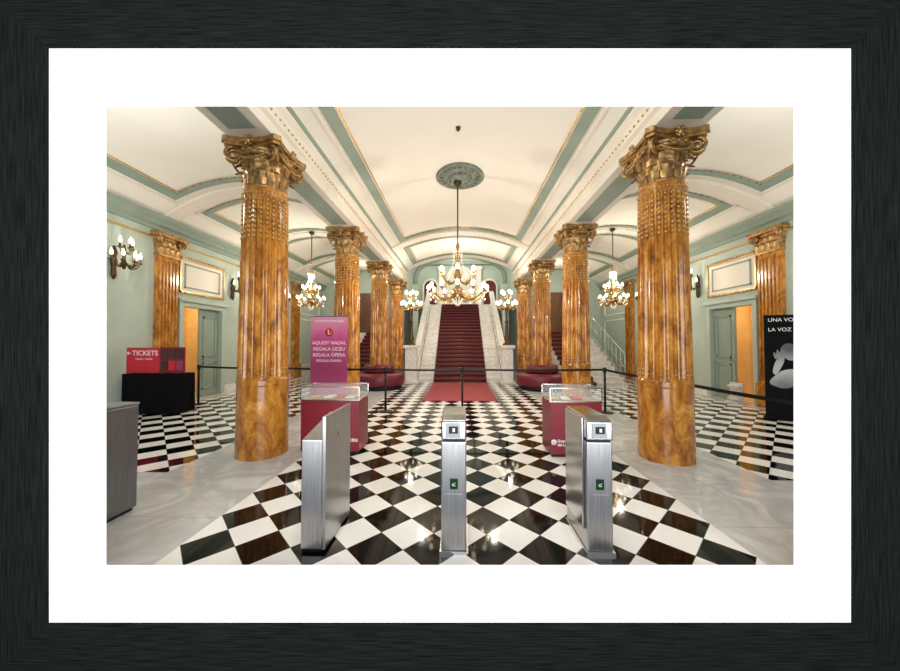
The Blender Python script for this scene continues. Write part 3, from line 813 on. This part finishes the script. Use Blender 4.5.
# ---------------------------------------------------------------- ticket table and sign
r = thing('ticket_table', 'table draped with a black cloth beside the wall', 'table', (-6.50, 6.7, 0))
tw = .6; td = .22
g = G(); g.box(-tw+.01,tw-.01,-td+.01,td-.01,.82,.85); obj('table_top', g, BLACK, r, bevel=.01)
g = G()
def cloth(u, v):
    A = 2*tw; B = 2*td
    per = 2*(A+B); t = u*per
    if t < A: x, y, nx, ny = -tw+t, -td, 0, -1
    elif t < A+B: x, y, nx, ny = tw, -td+(t-A), 1, 0
    elif t < 2*A+B: x, y, nx, ny = tw-(t-A-B), td, 0, 1
    else: x, y, nx, ny = -tw, td-(t-2*A-B), -1, 0
    k = (1-v)*.02*sin(t*24)
    return (x+nx*k, y+ny*k, .02+.83*v)
g.grid(cloth, 160, 5); obj('tablecloth', g, BLACK, r)
r = thing('ticket_sign', 'red tickets sign with arrow standing on the black table', 'sign', (-6.77, 6.60, .85))
g = G(); g.box(-.36,.36,-.012,.012,.01,.55); obj('panel', g, REDS, r, bevel=.004)
g = G(); g.box(-.27,-.2,-.1,.1,0,.01).box(.2,.27,-.1,.1,0,.01); obj('foot', g, BLK, r)
text('lettering', 'TICKETS', .15, WHITE, r, (.05, -.014, .43), off=.001)
text('lettering', 'Taquilles  Taquillas', .05, WHITE, r, (.03, -.014, .31))
g = G(); g.tube([(-.34,-.014,.43),(-.265,-.014,.43)], .009, 5).tube([(-.31,-.014,.46),(-.34,-.014,.43),(-.31,-.014,.40)], .009, 5); obj('arrow', g, WHITE, r)
r = thing('brochure_panel', 'dark red brochure panel with small pictures on the black table', 'sign', (-6.12, 6.60, .85))
g = G(); g.box(-.27,.27,-.012,.012,.01,.56); obj('panel', g, REDP, r, bevel=.004)
DK = mat('dark_picture_print', (.045,.015,.02), .5, 0, .7, 9)
for i in range(3):
    for j in range(2):
        g = G(); g.box(-.24+i*.17, -.10+i*.17, -.022,-.013,.07+j*.25,.27+j*.25); obj('brochure', g, [DK, DK, REDS, DK, PINKS, DK][i*2+j], r)
g = G(); g.box(-.2,-.1,-.1,.1,0,.01).box(.1,.2,-.1,.1,0,.01); obj('foot', g, BLK, r)

# ---------------------------------------------------------------- roll-up banner
r = thing('rollup_banner', 'magenta roll-up banner with white lettering in front of a column', 'banner', (-2.81, 6.75, 0))
g = G(); g.box(-.40,.40,-.004,.004,.08,2.06); obj('print', g, PINK, r)
g = G(); g.box(-.42,.42,-.1,.1,0,.08); obj('base', g, STEELP, r, bevel=.01)
g = G(); g.box(-.41,.41,-.012,.012,2.06,2.08); obj('top_rail', g, STEELP, r)
text('lettering', "ACTIVITATS D'ESCOLES", .058, WHITE, r, (0,-.006,1.97), off=.001)
text('lettering', 'AQUEST NADAL', .10, WHITE, r, (0,-.006,1.50))
text('lettering', 'REGALA LICEU', .104, WHITE, r, (0,-.006,1.37))
text('lettering', 'REGALA ÒPERA', .10, WHITE, r, (0,-.006,1.24))
text('lettering', 'REGALA DANSA', .075, WHITE, r, (0,-.006,1.12))
g = G(); g.M = Matrix.Translation((0,-.004,1.73)) @ Matrix.Rotation(pi/2, 4, 'X'); g.lathe([(.09,0),(.09,.003)], 28); obj('emblem', g, REDS, r)
text('emblem_letter', 'L', .14, WHITE, r, (0,-.009,1.73))

# black poster banner
r = thing('poster_banner', 'black roll-up poster with white lettering and pale portrait beside a pilaster', 'poster', (6.40, 6.36, 0), radians(-20))
g = G(); g.box(-.40,.40,-.004,.004,.06,2.05); obj('print', g, BLKP, r)
g = G(); g.box(-.41,.41,-.07,.07,0,.06); obj('base', g, BLKP, r, bevel=.01)
text('lettering', 'UNA VOZ', .10, WHITE, r, (-.34,-.006,1.95), align='LEFT')
text('lettering', 'LA VOZ', .10, WHITE, r, (-.34,-.006,1.76), align='LEFT')
def blob(g, cx, cz_, rx, rz, rot, y, wob=0.):
    v = []
    for k in range(32):
        a = 2*pi*k/32; w = 1+wob*sin(3*a+cx*9)+wob*.5*sin(5*a)
        x = rx*w*cos(a); z = rz*w*sin(a)
        v.append((cx+x*cos(rot)-z*sin(rot), y, cz_+x*sin(rot)+z*cos(rot)))
    g.add(v, [tuple(range(32))])
g = G()
blob(g, -.02, 1.33, .13, .17, .3, -.0050, .03)
blob(g, -.08, .80, .24, .17, .5, -.0052, .08)
blob(g, -.19, 1.08, .06, .21, -.35, -.0058, .05)
blob(g, -.15, 1.28, .035, .08, -.2, -.0064)
blob(g, -.20, 1.29, .025, .08, .05, -.0068)
blob(g, -.24, 1.25, .022, .07, .25, -.0072)
obj('portrait_print', g, PORT, r, label='grey abstract portrait with raised hand')

r = thing('leaflet_rack', 'white leaflet rack standing beside the doorway', 'leaflet rack', (6.95, 8.25, 0), -pi/2)
g = G(); g.box(-.18,.18,-.02,.02,.03,.5); obj('back', g, WBOARD, r)
for k in range(3):
    g = G(); g.box(-.16,.16,-.1,-.021,.08+.15*k,.14+.15*k); obj('shelf', g, WBOARD, r)
g = G(); g.box(-.18,.18,-.15,.1,0,.03) ; obj('base', g, WBOARD, r)

r = thing('smoke_detector', 'small dark round detector on the vault', 'smoke detector', (-.03, 5.45, ZC))
g = G(); g.lathe([(.035,0),(.035,-.04),(.02,-.06),(.005,-.065)], 16); obj('body', g, BRONZE, r)
g = G(); g.lathe([(.045,0),(.045,-.012)], 16); obj('rim', g, BRONZE, r)

# ---------------------------------------------------------------- picture frame and mat (stand in the plane of the front wall)
ZD = 2.0; px = ZD/F
fr = bpy.data.objects.new('picture_frame', None); C.objects.link(fr)
Rm = cam.rotation_euler.to_matrix()
fr.location = Vector(cam.location)+Rm @ Vector((0,0,-ZD)); fr.rotation_euler = (PITCH, 0, YAW)
fr['label'] = 'black wood-grained picture frame with a wide white mat board'; fr['category'] = 'picture frame'
X = lambda u: (u-450)*px
Z = lambda v: (335.5-v)*px
def fbar(a, b, c, d, m, nm='moulding'):
    g = G()
    def lerp(p, q, t): return (p[0]+(q[0]-p[0])*t, p[1]+(q[1]-p[1])*t)
    prof = [(0,.02),(0,-.014),(.02,-.016),(.93,-.016),(.96,-.010),(1,-.008),(1,.02)]
    v = []
    for t, y in prof:
        p = lerp(a, d, t); q = lerp(b, c, t); v += [(p[0],y,p[1]),(q[0],y,q[1])]
    n = len(prof)
    f = [(2*i,2*i+1,2*((i+1)%n)+1,2*((i+1)%n)) for i in range(n)]+[tuple(2*i for i in range(n)), tuple(2*i+1 for i in range(n))]
    g.add(v, f); return obj(nm, g, m, fr, label='black wood-grained moulding')
o1,o2,o3,o4 = (X(-3),Z(-3)),(X(903),Z(-3)),(X(903),Z(674)),(X(-3),Z(674))
def I(u, v): return (X(u), Z(v))
i1,i2,i3,i4 = I(49,48.5),I(851,48.5),I(851,622.5),I(49,622.5)
fbar(o1,o2,i2,i1,FRAMEH); fbar(o2,o3,i3,i2,FRAMEW); fbar(o3,o4,i4,i3,FRAMEH); fbar(o4,o1,i1,i4,FRAMEW)
g = G()
def rect(u0,v0,u1,v1,y): return [(X(u0),y,Z(v0)),(X(u1),y,Z(v0)),(X(u1),y,Z(v1)),(X(u0),y,Z(v1))]
A = rect(35,35,865,636,0); B = rect(106.3,106.3,793.7,565,0); Bb = rect(103.5,103.5,796.5,568,.005); Ab = rect(35,35,865,636,.005)
g.add(A+B+Bb+Ab, [(i,(i+1)%4,4+(i+1)%4,4+i) for i in range(4)]+[(4+i,4+(i+1)%4,8+(i+1)%4,8+i) for i in range(4)]+[(8+i,8+(i+1)%4,12+(i+1)%4,12+i) for i in range(4)]+[(12+i,12+(i+1)%4,(i+1)%4,i) for i in range(4)])
obj('mat_board', g, MATB, fr, label='white mat board with bevelled window')

# ---------------------------------------------------------------- lights
def point(loc, p, col=(1,.84,.62), r=.05):
    l = bpy.data.lights.new('lamp_or_fill_light', 'POINT'); l.energy = p; l.color = col; l.shadow_soft_size = r
    o = bpy.data.objects.new('lamp_or_fill_light', l); C.objects.link(o); o.location = loc
def area(loc, rot, sx, sy, p, col=(1,1,1)):
    l = bpy.data.lights.new('front_fill_light', 'AREA'); l.shape = 'RECTANGLE'; l.size = sx; l.size_y = sy; l.energy = p; l.color = col
    o = bpy.data.objects.new('front_fill_light', l); C.objects.link(o); o.location = loc; o.rotation_euler = rot
WM = (1, .90, .76)
K = .66
point((.74, 7.05, 2.72), 125*K, WM, .04); point((-.84, 7.05, 2.72), 125*K, WM, .04)
for s in (-1, 1):
    point((s*XA, 10.1, 3.55), 150*K, WM)
    point((s*(W-.62), 6.3, 3.35), 22*K, WM, .03); point((s*(W-.62), 9.74, 3.35), 22*K, WM, .03)
    point((s*1.8, 11.6, 3.45), 85*K, WM)
    point((s*(W+.7), 8.6, 2.4), 34*K, (1,.75,.42))
    point((s*4.6, 14.5, 4.3), 90*K, WM)
    point((s*4.9, 4.4, 3.95), 85*K, (1,.97,.93), .2)  # unseen fill added high in the front aisles, no lamp hangs here
point((0, 3.0, 4.3), 95*K, (1,.97,.93), .2)  # unseen fill added over the front bay
point((0, 11.9, 4.1), 110*K, WM)
point((0, 17.5, 6.6), 330*K, (1,.95,.86), .2)  # added to brighten the landing, no fitting modelled
area((0, -2.2, 1.9), (pi/2, 0, 0), 7, 4.5, 560, (.97,.99,1))  # unseen fill added behind the camera for the mat and front lobby
w = bpy.data.worlds.new('world'); S.world = w; w.use_nodes = True
w.node_tree.nodes['Background'].inputs[0].default_value = (.9, .92, 1, 1); w.node_tree.nodes['Background'].inputs[1].default_value = .2
